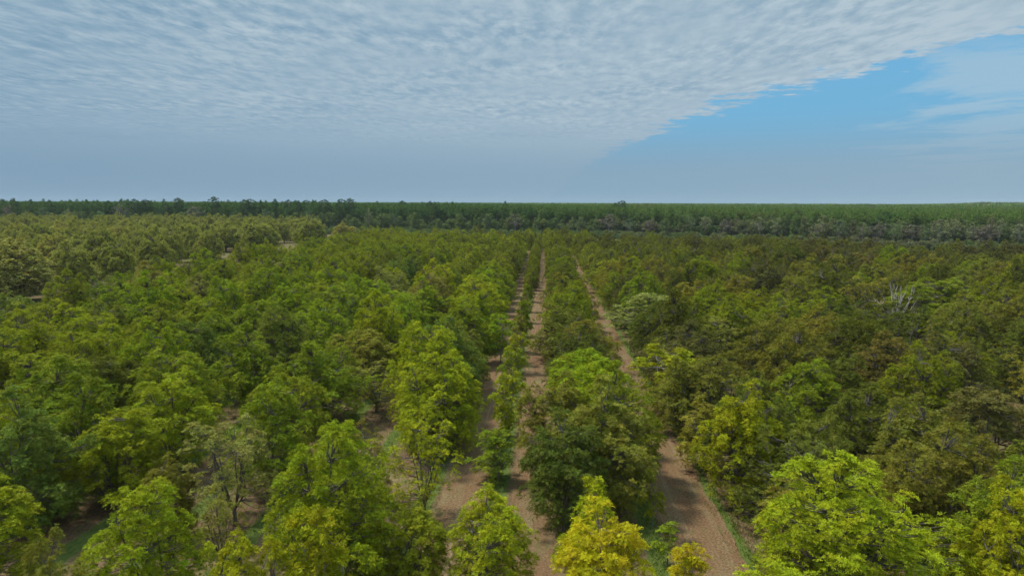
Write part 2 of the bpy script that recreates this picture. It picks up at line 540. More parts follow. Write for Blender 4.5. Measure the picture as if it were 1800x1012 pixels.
# prominent trees: crown centre px, crown top px, crown width px, height m, colour, kind
HAND = [
    (1060, 912, 190, 9.6, 'yellow', 'full'), (1046, 858, 108, 9.4, 'lime', 'young'), (860, 884, 152, 8.2, 'lime', 'full'),
    (565, 932, 135, 9.0, 'lime', 'young'), (425, 968, 150, 9.0, 'lime', 'full'), (255, 872, 175, 9.5, 'lime', 'full'),
    (1490, 842, 320, 11.0, 'lime', 'full'), (1215, 975, 85, 5.0, 'yellow', 'young'), (1312, 695, 150, 11.5, 'lime', 'full'),
    (1660, 775, 215, 10.5, 'olive', 'full'), (985, 680, 130, 11.0, 'olive', 'full'), (1085, 668, 165, 11.5, 'green', 'full'),
    (992, 745, 165, 10.5, 'dark', 'full'), (765, 632, 175, 11.5, 'fresh', 'full'), (745, 745, 130, 9.5, 'lime', 'sparse'),
    (590, 750, 130, 10.5, 'fresh', 'full'), (722, 900, 130, 7.0, 'green', 'full'), (405, 735, 165, 10.5, 'pale', 'sparse'),
    (470, 692, 130, 10.5, 'green', 'full'), (150, 695, 145, 10.5, 'green', 'full'), (35, 735, 165, 11.0, 'blue', 'full'),
    (290, 815, 105, 7.0, 'olive', 'full'), (385, 868, 100, 7.0, 'olive', 'sparse'), (65, 635, 190, 10.5, 'green', 'full'),
    (305, 628, 160, 11.0, 'green', 'full'), (195, 630, 110, 10.0, 'dark', 'full'), (85, 985, 130, 8.0, 'olive', 'full'),
    (555, 615, 160, 10.5, 'green', 'full'), (660, 640, 120, 7.0, 'olive', 'sparse'), (800, 585, 120, 9.5, 'olive', 'full'),
    (840, 520, 100, 11.0, 'fresh', 'full'), (690, 515, 130, 11.0, 'fresh', 'full'), (640, 760, 90, 7.5, 'olive', 'sparse'),
    (985, 545, 110, 10.0, 'olive', 'full'), (1030, 570, 110, 9.0, 'olive', 'full'), (1020, 620, 110, 9.0, 'green', 'full'),
    (1093, 457, 100, 11.0, 'fresh', 'full'), (1240, 524, 85, 9.5, 'lime', 'full'), (1150, 520, 150, 10.5, 'pale', 'sparse'),
    (1180, 615, 115, 9.5, 'lime', 'young'), (1265, 632, 150, 10.0, 'olive', 'full'), (1420, 650, 150, 10.5, 'green', 'full'),
    (1530, 700, 170, 10.0, 'dark', 'full'), (1660, 605, 170, 11.0, 'brown', 'full'), (1560, 605, 150, 10.5, 'brown', 'full'),
    (1330, 460, 110, 10.5, 'olive', 'full'), (1260, 560, 120, 10.0, 'olive', 'sparse'), (1410, 490, 100, 10.0, 'olive', 'full'),
    (1650, 500, 170, 12.0, 'green', 'full'), (1740, 690, 160, 10.5, 'brown', 'full'), (1790, 890, 150, 10.0, 'lime', 'full'),
    (1440, 745, 110, 9.5, 'olive', 'full'), (520, 450, 100, 11.0, 'pale', 'sparse'), (195, 488, 55, 11.0, 'pale', 'sparse'),
    (410, 508, 80, 10.0, 'lime', 'full'), (570, 500, 110, 10.0, 'fresh', 'full'), (430, 600, 120, 10.5, 'green', 'full'),
    (635, 580, 110, 10.0, 'olive', 'full'), (185, 540, 110, 10.0, 'blue', 'full'), (1475, 640, 120, 10.0, 'dark', 'full'),
    (1255, 452, 60, 9.5, 'lime', 'full'), (880, 555, 60, 9.0, 'fresh', 'young'),
]
DEAD = [(1578, 500, 70, 12.5)]
YOUNG_ROW = [  # base y px, height, crown width factor, colour, kind, along the young row
    (875 + 60, 3.2, 1.0, 'lime', 'sapling'), (845, 5.0, 1.15, 'green', 'young'), (765, 8.2, 1.1, 'lime', 'young'), (700, 7.6, 1.0, 'green', 'young'),
    (655, 7.0, 1.0, 'lime', 'young'), (620, 6.6, .95, 'olive', 'young'), (592, 7.2, 1.0, 'green', 'young'), (568, 6.2, .9, 'olive', 'young'),
    (548, 7.0, .9, 'green', 'young'), (531, 6.5, .9, 'olive', 'young'), (516, 7, .9, 'green', 'young'), (504, 7, .9, 'green', 'young'),
    (494, 7, .9, 'olive', 'young'), (485, 7, .9, 'green', 'young'), (477, 7, .9, 'green', 'young'), (470, 7, .9, 'green', 'young')]

trees = []          # dict(x, y, h, r, kind, colour, src)


def near_any(x, y, d):
    for t in trees:
        if abs(t['x'] - x) < d * 1.7 and (t['x'] - x) ** 2 + (t['y'] - y) ** 2 < (d + t['r']) ** 2 * (.44 if y < 90 else .42):
            return True
    return False


for cx, ty, w, h, c, k in HAND:
    x, y = ray(cx, ty + 3, h * .97)
    p = project(x, y, h * .6)
    r = w * .5 * p[2] / 1200
    trees.append(dict(x=x, y=y, h=h, r=r, kind='big' if k == 'full' and r > 5 else k, colour=c, hand=True))
for by, h, f, c, k in YOUNG_ROW:
    bx = 957 - .152 * (by - 357)
    x, y = ray(bx, by, 0)
    trees.append(dict(x=ROW0 + random.uniform(-.25, .25), y=y, h=h, r=(2.0 if k == 'young' else 1.2) * f, kind=k, colour=c, hand=True))
# thin saplings on the grass strip beside the east lane
for bx, by, h in ((1147, 925, 4.6), (1173, 992, 3.4), (1189, 752, 4.4), (1290, 905, 3.2)):
    x, y = ray(bx, by, 0)
    trees.append(dict(x=x, y=y, h=h, r=1.3, kind='sapling', colour='green', hand=True))

_d = ray(1578, 500, 12.5)
CLEAR = [_d + (8,), (_d[0] * .92, _d[1] * .92, 7)] + [ray(px, py, 0) + (r,) for px, py, r in ((1345, 575, 6), (1380, 605, 5), (1625, 730, 4.5), (665, 735, 4), (90, 930, 5.5), (60, 920, 5), (1480, 985, 2.5),
                                                 (215, 718, 3), (1215, 890, 5), (1225, 960, 5), (480, 965, 4), (1560, 720, 3), (1705, 800, 3), (700, 850, 2.5), (1135, 960, 4), (1160, 850, 3))]


def hash_noise(x, y, s, seed=0):
    xi, yi = x / s, y / s
    x0, y0 = math.floor(xi), math.floor(yi)
    fx, fy = xi - x0, yi - y0
    fx = fx * fx * (3 - 2 * fx); fy = fy * fy * (3 - 2 * fy)

    def hsh(a, b):
        v = math.sin(a * 127.1 + b * 311.7 + seed * 74.7) * 43758.5453
        return v - math.floor(v)
    return (hsh(x0, y0) * (1 - fx) + hsh(x0 + 1, y0) * fx) * (1 - fy) + (hsh(x0, y0 + 1) * (1 - fx) + hsh(x0 + 1, y0 + 1) * fx) * fy


def pick_colour(x, y):
    n = hash_noise(x, y, 28, 3) * .55 + random.random() * .45
    if x > 14:
        e = min(1, (x - 14) / 40)
        tab = ['lime', 'green', 'olive', 'dark', 'green', 'dark', 'olive', 'olive', 'brown', 'brown'] if random.random() < e else ['lime', 'green', 'green', 'olive', 'dark', 'olive', 'green', 'olive']
    elif x < -8:
        tab = ['olive', 'pale', 'lime', 'fresh', 'green', 'fresh', 'green', 'blue', 'green', 'dark', 'olive']
    else:
        tab = ['lime', 'fresh', 'green', 'olive', 'green', 'dark', 'olive']
    c = tab[min(len(tab) - 1, int(n * len(tab)))]
    return 'green' if y < 62 and c in ('lime', 'pale') else c


LINES = [(5.7, 5.0)] + [(21.8 + 13.0 * k, 5.9) for k in range(42)] + [(-15.0 - 13.0 * k, 5.9) for k in range(44)] + [(19.2, 3.0)]
for X, RR in LINES:
    yy = 22 + random.random() * 9
    placed = False
    while yy < 720:
        y = yy
        close = max(0, min(1, (y - 55) / 60))
        if X == -15.0:
            close = max(close, .75)
        r = random.uniform(3.9, 5.2) * (1 - close) + random.uniform(5.1, RR + .8) * close
        h = (random.uniform(8.8, 11.0)) * (1 - close) + random.uniform(10.2, 14.2) * close
        if random.random() < .10:
            r *= .72; h *= .8
        yy += r * random.uniform(.5, .75) if not placed else r * random.uniform(1.32, 1.7)
        x = X + random.gauss(0, .55) * (0.3 if X < 8 and X > -16 else 1)
        if RR == 3.0:
            r = random.uniform(2.6, 3.4); h = random.uniform(6.5, 9)
            if y > 170:
                break
        if y < 46 or (X == 5.7 and y < 62):
            placed = False
            continue
        if X == 5.7:
            r = min(r, 5.3)
        if close < .6 and X != 5.7:
            x += random.uniform(-2, 2)
        if not (-.86 * y - 12 < x < .76 * y + 12):
            continue
        if y > orchard_end(x, y) - 3 or y > west_limit(x, y):
            break
        if any((x - a) ** 2 + (y - b) ** 2 < (c * .8 + r * .3) ** 2 for a, b, c in CLEAR):
            placed = False
            continue
        placed = not near_any(x, y, r * 1.0)
        if not placed:
            continue
        trees.append(dict(x=x, y=y, h=h, r=r, kind='sparse' if random.random() < .05 else ('young' if r < 3.1 else 'full' if r < 4.9 else 'big'), colour=pick_colour(x, y), hand=False))
yy = 235
while yy < 520:                                          # the young row runs on between the lanes
    trees.append(dict(x=ROW0 + random.uniform(-.4, .4), y=yy, h=random.uniform(6, 8.5), r=random.uniform(2, 2.8), kind='young', colour='green', hand=False))
    yy += random.uniform(6, 9)
for i in range(60):                                      # the lanes end in trees
    x = random.uniform(-12, 20); y = random.uniform(425, 520)
    if not near_any(x, y, 4):
        trees.append(dict(x=x, y=y, h=random.uniform(8, 12), r=random.uniform(3.5, 5), kind='full', colour='green', hand=False))
# the old trees of the western grove
old = []
OLD_HAND = [(12, 432, 150, 17), (70, 400, 60, 16), (110, 397, 62, 16), (215, 396, 66, 17), (160, 400, 55, 16), (262, 399, 62, 16), (330, 400, 62, 16), (395, 399, 66, 15), (455, 392, 74, 18),
            (545, 391, 56, 17), (605, 397, 50, 15), (30, 400, 60, 16), (300, 408, 50, 14), (365, 412, 50, 13), (185, 420, 40, 10)]
for cx, ty, w, h in OLD_HAND:
    x, y = ray(cx, ty, h)
    p = project(x, y, h * .6)
    old.append(dict(x=x, y=y, h=h, r=w * .5 * p[2] / 1200, kind='old', colour='old', hand=True))
for i in range(-44, -3):
    for j in range(0, 28):
        x = i * 22 + random.gauss(0, 1.8); y = 190 + j * 24 + random.gauss(0, 1.2)
        s = x / y
        if not (-.9 < s < BS[-1] + .02) or y < west_limit(x, y) + 24 + 14 * hash_noise(x, y, 60, 4) or y > forest_front(s) - 12:
            continue
        if any((x - o['x']) ** 2 + (y - o['y']) ** 2 < 16 ** 2 for o in old) or random.random() < .08:
            continue
        old.append(dict(x=x, y=y, h=random.uniform(14, 17.5), r=random.uniform(7, 9), kind='old', colour='old', hand=False))

# which are seen, and how large
seen = []
for t in trees + old:
    if visible(t['x'], t['y'], t['r'], t['h']):
        p = project(t['x'], t['y'], t['h'] * .6)
        t['app'] = t['r'] * t['h'] / p[2] ** 2 * (1.3 if t['hand'] else 1) * (.75 if t['kind'] == 'old' else 1)
        t['px'] = p[0]; t['py'] = p[1]
        seen.append(t)
seen.sort(key=lambda t: -t['app'])
INDIV = [t for t in seen if t['hand']]
INDIV = INDIV + [t for t in seen if not t['hand']][:300 - len(INDIV) - len(DEAD)]
ids = {id(t) for t in INDIV}
REST = [t for t in trees if id(t) not in ids]
REST_OLD = [t for t in old if id(t) not in ids]
print('trees', len(trees), 'old', len(old), 'seen', len(seen), 'individual', len(INDIV), 'indiv max y', max(t['y'] for t in INDIV if t['kind'] != 'old'))

# ------------------------------------------------------------------ labels
ORD = ['first', 'second', 'third', 'fourth', 'fifth', 'sixth', 'seventh', 'eighth', 'ninth', 'tenth', 'eleventh', 'twelfth', 'thirteenth',
       'fourteenth', 'fifteenth', 'sixteenth', 'seventeenth', 'eighteenth', 'nineteenth', 'twentieth']
TENS = {20: 'twenty', 30: 'thirty', 40: 'forty'}


def ordw(n):
    if n < 20:
        return ORD[n]
    n += 1
    if n % 10 == 0:
        return {30: 'thirtieth', 40: 'fortieth', 50: 'fiftieth'}[n]
    return TENS[n // 10 * 10] + '-' + ORD[n % 10 - 1]


def row_words(ri):
    if ri == 0:
        return 'young row between the lanes'
    if ri == 1:
        return 'row right of middle lane'
    if ri > 1:
        return '%s row right of dirt lanes' % ordw(ri - 2)
    return '%s row left of dirt lanes' % ordw(-ri - 1)


rows = {}
for t in INDIV:
    if t['kind'] != 'old':
        t['row'] = 0 if abs(t['x'] - ROW0) < 2 else (1 if -1 < t['x'] < 14.5 else (2 + int(max(0, (t['x'] - 16.0)) // 13.0) if t['x'] > 0 else -1 - int(max(0, -8.5 - t['x']) // 13.0)))
        rows.setdefault(t['row'], []).append(t)
for ri, lst in rows.items():
    lst.sort(key=lambda t: t['y'])
    for i, t in enumerate(lst):
        look = WORDS[t['colour']]
        kind = {'full': 'pecan tree', 'big': 'broad pecan tree', 'young': 'young pecan tree', 'sapling': 'thin sapling', 'sparse': 'sparse pecan tree'}[t['kind']]
        t['label'] = '%s %s, %s from front in %s' % (look, kind, ordw(i), row_words(ri))
HANDLABEL = {0: 'bright yellow leafy pecan tree at the bottom edge, right of the middle dirt lane',
             1: 'narrow yellow-green pecan tree right behind the bright yellow one at the bottom edge',
             2: 'rounded yellow-green pecan tree at the bottom end of the young row between lanes',
             6: 'very wide yellow-green pecan tree at the bottom edge right of the right-hand lane',
             37: 'brilliant lime green rounded tree standing out among olive trees right of the right-hand lane',
             52: 'pale thinly leaved tree with bare branches showing, far in the left field'}
for k, s in HANDLABEL.items():
    trees[k]['label'] = s
ol = sorted([t for t in INDIV if t['kind'] == 'old'], key=lambda t: t['px'])
for i, t in enumerate(ol):
    t['label'] = 'old wide tan-green pecan tree, %s from left in the grove before the forest' % ordw(i)


# ------------------------------------------------------------------ place the individual trees
NAMES = {'full': 'pecan_tree', 'big': 'pecan_tree', 'young': 'young_pecan_tree', 'sapling': 'sapling', 'sparse': 'sparse_pecan_tree', 'old': 'old_pecan_tree', 'pine': 'pine_tree', 'wood': 'hardwood_tree'}


def place_tree(kind, x, y, h, r, colour, label, group, category='tree', lean=.0):
    lst = PROTO[kind]
    (crown, trunk), h0, r0 = lst[random.randrange(len(lst))]
    root = bpy.data.objects.new(NAMES[kind], None); COL.objects.link(root)
    root.empty_display_size = .5
    root.location = (x, y, 0)
    root.rotation_euler = (random.gauss(0, lean), random.gauss(0, lean), random.uniform(0, 6.283))
    s = r / r0
    root.scale = (s, s, h / h0)
    root['label'] = label; root['category'] = category; root['group'] = group
    c = bpy.data.objects.new('crown', crown); COL.objects.link(c); c.parent = root; c.color = (*colour, 1)
    t = bpy.data.objects.new('trunk', trunk); COL.objects.link(t); t.parent = root
    return root


def jitter(c, v=.10, hue=.10):
    k = 1 + random.uniform(-v, v); q = random.uniform(-hue, hue)
    return (max(0, c[0] * k * (1 + q)), c[1] * k, max(0, c[2] * k * (1 - q)))


for t in INDIV:
    if t['kind'] == 'old':
        col = jitter(random.choice([(.300, .325, .075), (.320, .330, .088), (.255, .290, .062)]), .08, .06); grp = 'old pecan trees in the grove before the forest'
    else:
        col = jitter(PAL[t['colour']]); grp = {'full': 'pecan trees in rows', 'big': 'pecan trees in rows', 'sparse': 'thinly leaved pecan trees', 'young': 'young narrow pecan trees', 'sapling': 'thin saplings on the grass strips'}[t['kind']]
    place_tree(t['kind'], t['x'], t['y'], t['h'], t['r'], col, t['label'], grp)

# the dead tree
for cx, ty, w, h in DEAD:
    x, y = ray(cx, ty, h)
    g = np.random.default_rng(77)
    w_ = Wood()
    w_.add([[0, 0, -.2], [.05, 0, 1.0], [0, .05, 2.2]], [.2, .17, .15], 7)
    root = bpy.data.objects.new('dead_tree', None); COL.objects.link(root); root.location = (x, y, 0)
    root['label'] = 'dead bare tree with fanned grey-white branches among the olive trees on the right'
    root['category'] = 'tree'
    for i in range(13):
        a = i / 13 * 6.283 * 3.1; sp = .8 + 3.4 * g.random()
        e = np.array([sp * math.cos(a), sp * math.sin(a), 9.4 + 2.8 * g.random() - sp * .25])
        p = curve([0, 0, 1.9 + .3 * g.random()], e, g, 7, .08)
        w_.add(p, np.linspace(.13, .04, 7), 5)
        for q in range(11):
            j = g.integers(2, 7)
            e2 = p[j] + unit(g.normal(size=3) * .6 + (e - [0, 0, 2]) / 6 + [0, 0, .5]) * g.uniform(.7, 1.8)
            pp = curve(p[j], e2, g, 4, .05)
            w_.add(pp, np.linspace(.06, .03, 4), 4)
    v, f = w_.arrays()
    me = mesh_from('dead_limbs', v, f, [M_DEAD], smooth=True)
    o = bpy.data.objects.new('trunk', me); COL.objects.link(o); o.parent = root

# the rest of the orchard: past 300 trees, one object
n = len(REST)
g = rng
pts = [(t['x'], t['y'], 0) for t in REST]
rot = np.stack([g.normal(0, .03, n), g.normal(0, .03, n), g.random(n) * 6.283], 1)
scl = np.array([(t['r'] / 6.1, t['r'] / 6.1, t['h'] / 12.5) for t in REST])
scatter('pecan_orchard', 'grove', pts, rot, scl, g.integers(0, 7, n),
        {'kind': 'stuff', 'label': 'many far rows of green and olive pecan trees stretching to the forest', 'category': 'orchard'})
M_OLDF = leaf_material('old_leaves_field', 'field', [(0, (.265, .300, .062)), (.5, (.300, .320, .075)), (1, (.320, .322, .090))], var=.4)
proto_collection('old_grove', [joint_mesh('old_grove_tree', pecan(500 + i, **OLDKW), M_OLDF, M_BARK) for i in range(3)])
n = len(REST_OLD)
if n:
    scatter('old_pecan_grove', 'old_grove', [(t['x'], t['y'], 0) for t in REST_OLD], np.stack([np.zeros(n), np.zeros(n), g.random(n) * 6.283], 1),
            np.array([(t['r'] / 8.8, t['r'] / 8.8, t['h'] / 17) for t in REST_OLD]), g.integers(0, 3, n),
            {'kind': 'stuff', 'label': 'mass of old tan-green pecan trees in the grove at far left', 'category': 'grove'})

# ------------------------------------------------------------------ the forest


def pine_height(s, d):
    """pines stand taller to the west; s = x/y, d = metres behind the edge"""
    base = ipl([-.8, -.3, 0, .3, .75], [29.0, 28.3, 27.0, 25.0, 24.0], s)
    far = 27.3
    k = min(1, d / 700)
    return base * (1 - k) + far * k


def forest_points(d0, d1, step, prob=1.0, s0=-.95, s1=.85):
    out = []
    d = d0
    while d < d1:
        ymean = 560 + d
        ds = step / ymean
        s = s0
        while s < s1:
            if random.random() < prob:
                y = forest_front(s) + d + random.uniform(-.5, .5) * step
                out.append(((s + random.uniform(-.5, .5) * ds) * y, y, s, d))
            s += ds
        d += step
    return out


P = forest_points(10, 80, 5.4) + forest_points(80, 330, 6.6) + forest_points(330, 900, 10.5)
P = [p for p in P if hash_noise(p[0], p[1], 45, 11) < .93]
n = len(P)
hs = np.array([pine_height(p[2], p[3]) * random.uniform(.82, 1.04) * (random.uniform(1.04, 1.13) if random.random() < (.12 if p[2] < -.12 else .02) and p[3] < 300 else 1) for p in P])
ws = np.array([random.uniform(.9, 1.3) * (1.0 if p[3] < 330 else 1.5) for p in P])
scatter('pine_forest', 'pines', [(p[0], p[1], 0) for p in P], np.stack([g.normal(0, .02, n), g.normal(0, .02, n), g.random(n) * 6.283], 1),
        np.stack([ws, ws, hs / 27], 1), g.integers(0, 4, n), {'kind': 'stuff', 'label': 'dense dark green pine forest running along the whole horizon', 'category': 'forest'})
P = forest_points(900, 4200, 17, .8, -.9, .8)
n = len(P)
sz = np.array([random.uniform(1.3, 1.9) for p in P])
hz = np.array([random.uniform(.93, 1.10) * 1.03 for p in P])
scatter('distant_pine_forest', 'canopy', [(p[0], p[1], 0) for p in P], np.stack([np.zeros(n), np.zeros(n), g.random(n) * 6.283], 1),
        np.stack([sz, sz, hz], 1), g.integers(0, 3, n), {'kind': 'stuff', 'label': 'distant canopy of the pine forest fading to the horizon', 'category': 'forest'})
# a higher wood far off at the right
P = []
for i in range(900):
    s = random.uniform(.50, .84); y = random.uniform(2350, 2900)
    P.append((s * y, y, s))
n = len(P)
hz = np.array([random.uniform(.95, 1.08) * ipl([.50, .58, .62, .72, .84], [1.06, 1.18, 1.34, 1.30, 1.26], p[2]) for p in P])
scatter('distant_woodland', 'canopy', [(p[0], p[1], 0) for p in P], np.stack([np.zeros(n), np.zeros(n), g.random(n) * 6.283], 1),
        np.stack([np.full(n, 2.2), np.full(n, 2.2), hz], 1), g.integers(0, 3, n), {'kind': 'stuff', 'label': 'dark bluish wood rising above the horizon at far right', 'category': 'forest'})
# hardwoods and brush along the edge
P = forest_points(-4, 30, 6.2, .85)
n = len(P)
hs = np.array([random.uniform(9, 20) * ipl([-.8, 0, .4], [1.05, .95, 1.0], p[2]) for p in P])
ws = np.array([random.uniform(.8, 1.25) for p in P])
scatter('forest_edge_hardwoods', 'hardwoods', [(p[0], p[1], 0) for p in P], np.stack([g.normal(0, .03, n), g.normal(0, .03, n), g.random(n) * 6.283], 1),
        np.stack([ws, ws, hs / 19], 1), g.integers(0, 4, n), {'kind': 'stuff', 'label': 'grey-green hardwoods crowding the front edge of the pine forest', 'category': 'forest edge'})
P = forest_points(-34, 8, 5.0, .8)
n = len(P)
hs = np.array([random.uniform(4.5, 8) for p in P])
scatter('forest_edge_brush', 'hardwoods', [(p[0], p[1], -1.2) for p in P], np.stack([g.normal(0, .05, n), g.normal(0, .05, n), g.random(n) * 6.283], 1),
        np.stack([np.full(n, .8), np.full(n, .8), hs / 19], 1), np.where(g.random(n) < .5, 1, 3), {'kind': 'stuff', 'label': 'low dark brush at the foot of the forest edge', 'category': 'brush'})

# tall single pines that stand out above or before the forest edge: px of the crown, px of the top
PINES = [(12, 352, 28, 0), (30, 350, 16, 0), (60, 352, 18, 1), (92, 353, 16, 0), (195, 354, 18, 1), (240, 351, 20, 2), (260, 352, 20, 2), (292, 351, 12, 0), (316, 349, 22, 2), (380, 347, 40, 2),
         (432, 352, 22, 2), (443, 351, 26, 2), (461, 354, 10, 0), (486, 351, 24, 1), (509, 352, 12, 2), (527, 354, 14, 1), (541, 353, 20, 2), (572, 352, 26, 2),
         (602, 351, 20, 2), (617, 350, 30, 2), (708, 354, 24, 2), (757, 355, 20, 1), (888, 355, 12, 0), (1092, 354, 28, 2), (1553, 373, 26, 2), (1080, 358, 20, 1)]
pl = []
for cx, ty, w, v in PINES:
    s = (cx - 957) / 1200
    y = forest_front(s) + random.uniform(2, 22)
    ty -= 1.5
    if cx in (708, 757, 888, 1092, 1080):
        y += 90
    x = ray(cx, 420, 0); x = x[0] / x[1] * y
    # height that carries the top to its place against the sky
    lo, hi = 10., 50.
    for _ in range(30):
        m = (lo + hi) / 2
        if project(x, y, m)[1] > ty:
            lo = m
        else:
            hi = m
    pl.append((cx, x, y, lo, w * .5 * y / 1200, v))
pl.sort()
for i, (cx, x, y, h, r, v) in enumerate(pl):
    save = PROTO['pine']; PROTO['pine'] = [save[v]]
    place_tree('pine', x, y, h, min(5.0, max(2.6, r)), jitter((.042, .100, .030), .15, .1), 'tall pine rising above the forest edge, %s such pine from the left' % ordw(i), 'tall pines at the forest edge')
    PROTO['pine'] = save
# hardwoods with pale trunks one can tell apart, mostly at the right
WOODS = [(18, 20, 365, 'r'), (78, 24, 372, 'g'), (125, 26, 375, 'o'), (178, 26, 378, 'g'), (215, 28, 364, 'r'), (345, 30, 368, 'r'), (355, 20, 372, 'g'),
         (470, 22, 370, 'g'), (545, 22, 372, 'g'), (650, 14, 372, 'o'), (695, 20, 380, 'g'), (905, 30, 380, 'r'), (860, 24, 380, 'g'),
         (1070, 34, 380, 'r'), (1105, 26, 386, 'g'), (1142, 26, 386, 'r'), (1215, 26, 378, 'g'), (1240, 26, 382, 'o'), (1275, 24, 384, 'r'),
         (1335, 30, 384, 'o'), (1362, 26, 382, 'o'), (1440, 36, 388, 'o'), (1475, 26, 386, 'g'), (1516, 26, 392, 'o'), (1542, 30, 390, 'r'), (1570, 26, 392, 'g'),
         (1602, 28, 394, 'r'), (1628, 20, 390, 'g'), (1650, 28, 390, 'o'), (1675, 30, 384, 'o'), (1712, 28, 390, 'o'), (1735, 32, 392, 'r'), (1755, 22, 386, 'o'), (1790, 24, 392, 'o')]
WC = {'r': (.195, .175, .125), 'g': (.125, .190, .075), 'o': (.210, .240, .110)}
WW = {'r': 'grey-brown', 'g': 'grey-green', 'o': 'pale olive'}
for i, (cx, w, ty, c) in enumerate(sorted(WOODS)):
    s = (cx - 957) / 1200
    y = forest_front(s) - random.uniform(3, 9)
    x = ray(cx, 420, 0); x = x[0] / x[1] * y
    h = H + (359 - ty) * y / 1200
    place_tree('wood', x, y, h, w * .5 * y / 1200, jitter(WC[c], .1, .06), '%s thin tree with pale trunk before the forest, %s such tree from the left' % (WW[c], ordw(i)), 'pale-trunked trees along the forest edge')


# ------------------------------------------------------------------ ground
def ground_material():
    m, N, L = new_mat('orchard_floor')
    out = N.new('ShaderNodeOutputMaterial')
    p = N.new('ShaderNodeBsdfPrincipled'); p.inputs['Roughness'].default_value = .95; p.inputs['Specular IOR Level'].default_value = .1
    tc = N.new('ShaderNodeTexCoord')

    def noise(scale, detail=5, rough=.6, vec=None):
        z = N.new('ShaderNodeTexNoise'); z.inputs['Scale'].default_value = scale; z.inputs['Detail'].default_value = detail; z.inputs['Roughness'].default_value = rough
        L.new(vec or tc.outputs['Object'], z.inputs['Vector'])
        return z.outputs[0]

    def ramp(src, p0, c0, p1, c1):
        r = N.new('ShaderNodeValToRGB')
        r.color_ramp.elements[0].position = p0; r.color_ramp.elements[0].color = (*c0, 1)
        r.color_ramp.elements[1].position = p1; r.color_ramp.elements[1].color = (*c1, 1)
        L.new(src, r.inputs[0]); return r.outputs[0]

    def mix(fac, a, b, mode='MIX'):
        q = N.new('ShaderNodeMix'); q.data_type = 'RGBA'; q.blend_type = mode
        if isinstance(fac, float):
            q.inputs[0].default_value = fac
        else:
            L.new(fac, q.inputs[0])
        L.new(a, q.inputs[6])
        if isinstance(b, tuple):
            q.inputs[7].default_value = (*b, 1)
        else:
            L.new(b, q.inputs[7])
        return q.outputs[2]
    mp = N.new('ShaderNodeMapping'); mp.inputs['Scale'].default_value = (1, .45, 1); mp.inputs['Rotation'].default_value = (0, 0, .5)
    L.new(tc.outputs['Object'], mp.inputs[0])
    fine = noise(3.2, 8, .75, mp.outputs[0])
    big = noise(.16, 5, .6)
    mid = noise(.9, 6, .65)
    dry = ramp(fine, .32, (.055, .032, .017), .74, (.24, .155, .088))
    tan = ramp(fine, .3, (.085, .062, .026), .72, (.29, .22, .105))
    a = mix(ramp(big, .45, (0, 0, 0), .68, (1, 1, 1)), dry, tan)
    green = ramp(fine, .3, (.045, .075, .012), .75, (.13, .18, .036))
    patch = ramp(mid, .50, (0, 0, 0), .66, (.7, .7, .7))
    a = mix(patch, a, green)
    # the strips along the tree rows are left unmown: green grass
    sep = N.new('ShaderNodeSeparateXYZ'); L.new(tc.outputs['Object'], sep.inputs[0])
    wv = N.new('ShaderNodeMath'); wv.operation = 'MULTIPLY_ADD'; L.new(noise(.35, 4), wv.inputs[0]); wv.inputs[1].default_value = 1.3; L.new(sep.outputs[0], wv.inputs[2])
    s1 = N.new('ShaderNodeMath'); s1.operation = 'ADD'; L.new(wv.outputs[0], s1.inputs[0]); s1.inputs[1].default_value = -ROW0 - .65 + ROWD * 400 + ROWD / 2
    s2 = N.new('ShaderNodeMath'); s2.operation = 'MODULO'; L.new(s1.outputs[0], s2.inputs[0]); s2.inputs[1].default_value = ROWD
    s3 = N.new('ShaderNodeMath'); s3.operation = 'SUBTRACT'; L.new(s2.outputs[0], s3.inputs[0]); s3.inputs[1].default_value = ROWD / 2
    s4 = N.new('ShaderNodeMath'); s4.operation = 'ABSOLUTE'; L.new(s3.outputs[0], s4.inputs[0])
    mr = N.new('ShaderNodeMapRange'); mr.inputs[1].default_value = .75; mr.inputs[2].default_value = 1.15; mr.inputs[3].default_value = .9; mr.inputs[4].default_value = 0
    L.new(s4.outputs[0], mr.inputs[0])
    a = mix(mr.outputs[0], a, green)
    # fallen leaves and litter
    vor = N.new('ShaderNodeTexVoronoi'); vor.inputs['Scale'].default_value = 3.5
    L.new(tc.outputs['Object'], vor.inputs['Vector'])
    a = mix(ramp(vor.outputs['Distance'], .05, (.7, .7, .7), .22, (0, 0, 0)), a, (.16, .13, .05))
    L.new(a, p.inputs['Base Color'])
    b = N.new('ShaderNodeBump'); b.inputs['Distance'].default_value = .12; b.inputs['Strength'].default_value = .9
    L.new(fine, b.inputs['Height']); L.new(b.outputs[0], p.inputs['Normal'])
    L.new(p.outputs[0], out.inputs[0])
    return m


M_GROUND = ground_material()
S = 5000.0
gm = mesh_from('ground', [(-S, -300, 0), (S, -300, 0), (S, 4600, 0), (-S, 4600, 0)], [(0, 1, 2, 3)], [M_GROUND])
go = bpy.data.objects.new('ground', gm); COL.objects.link(go); go['kind'] = 'structure'


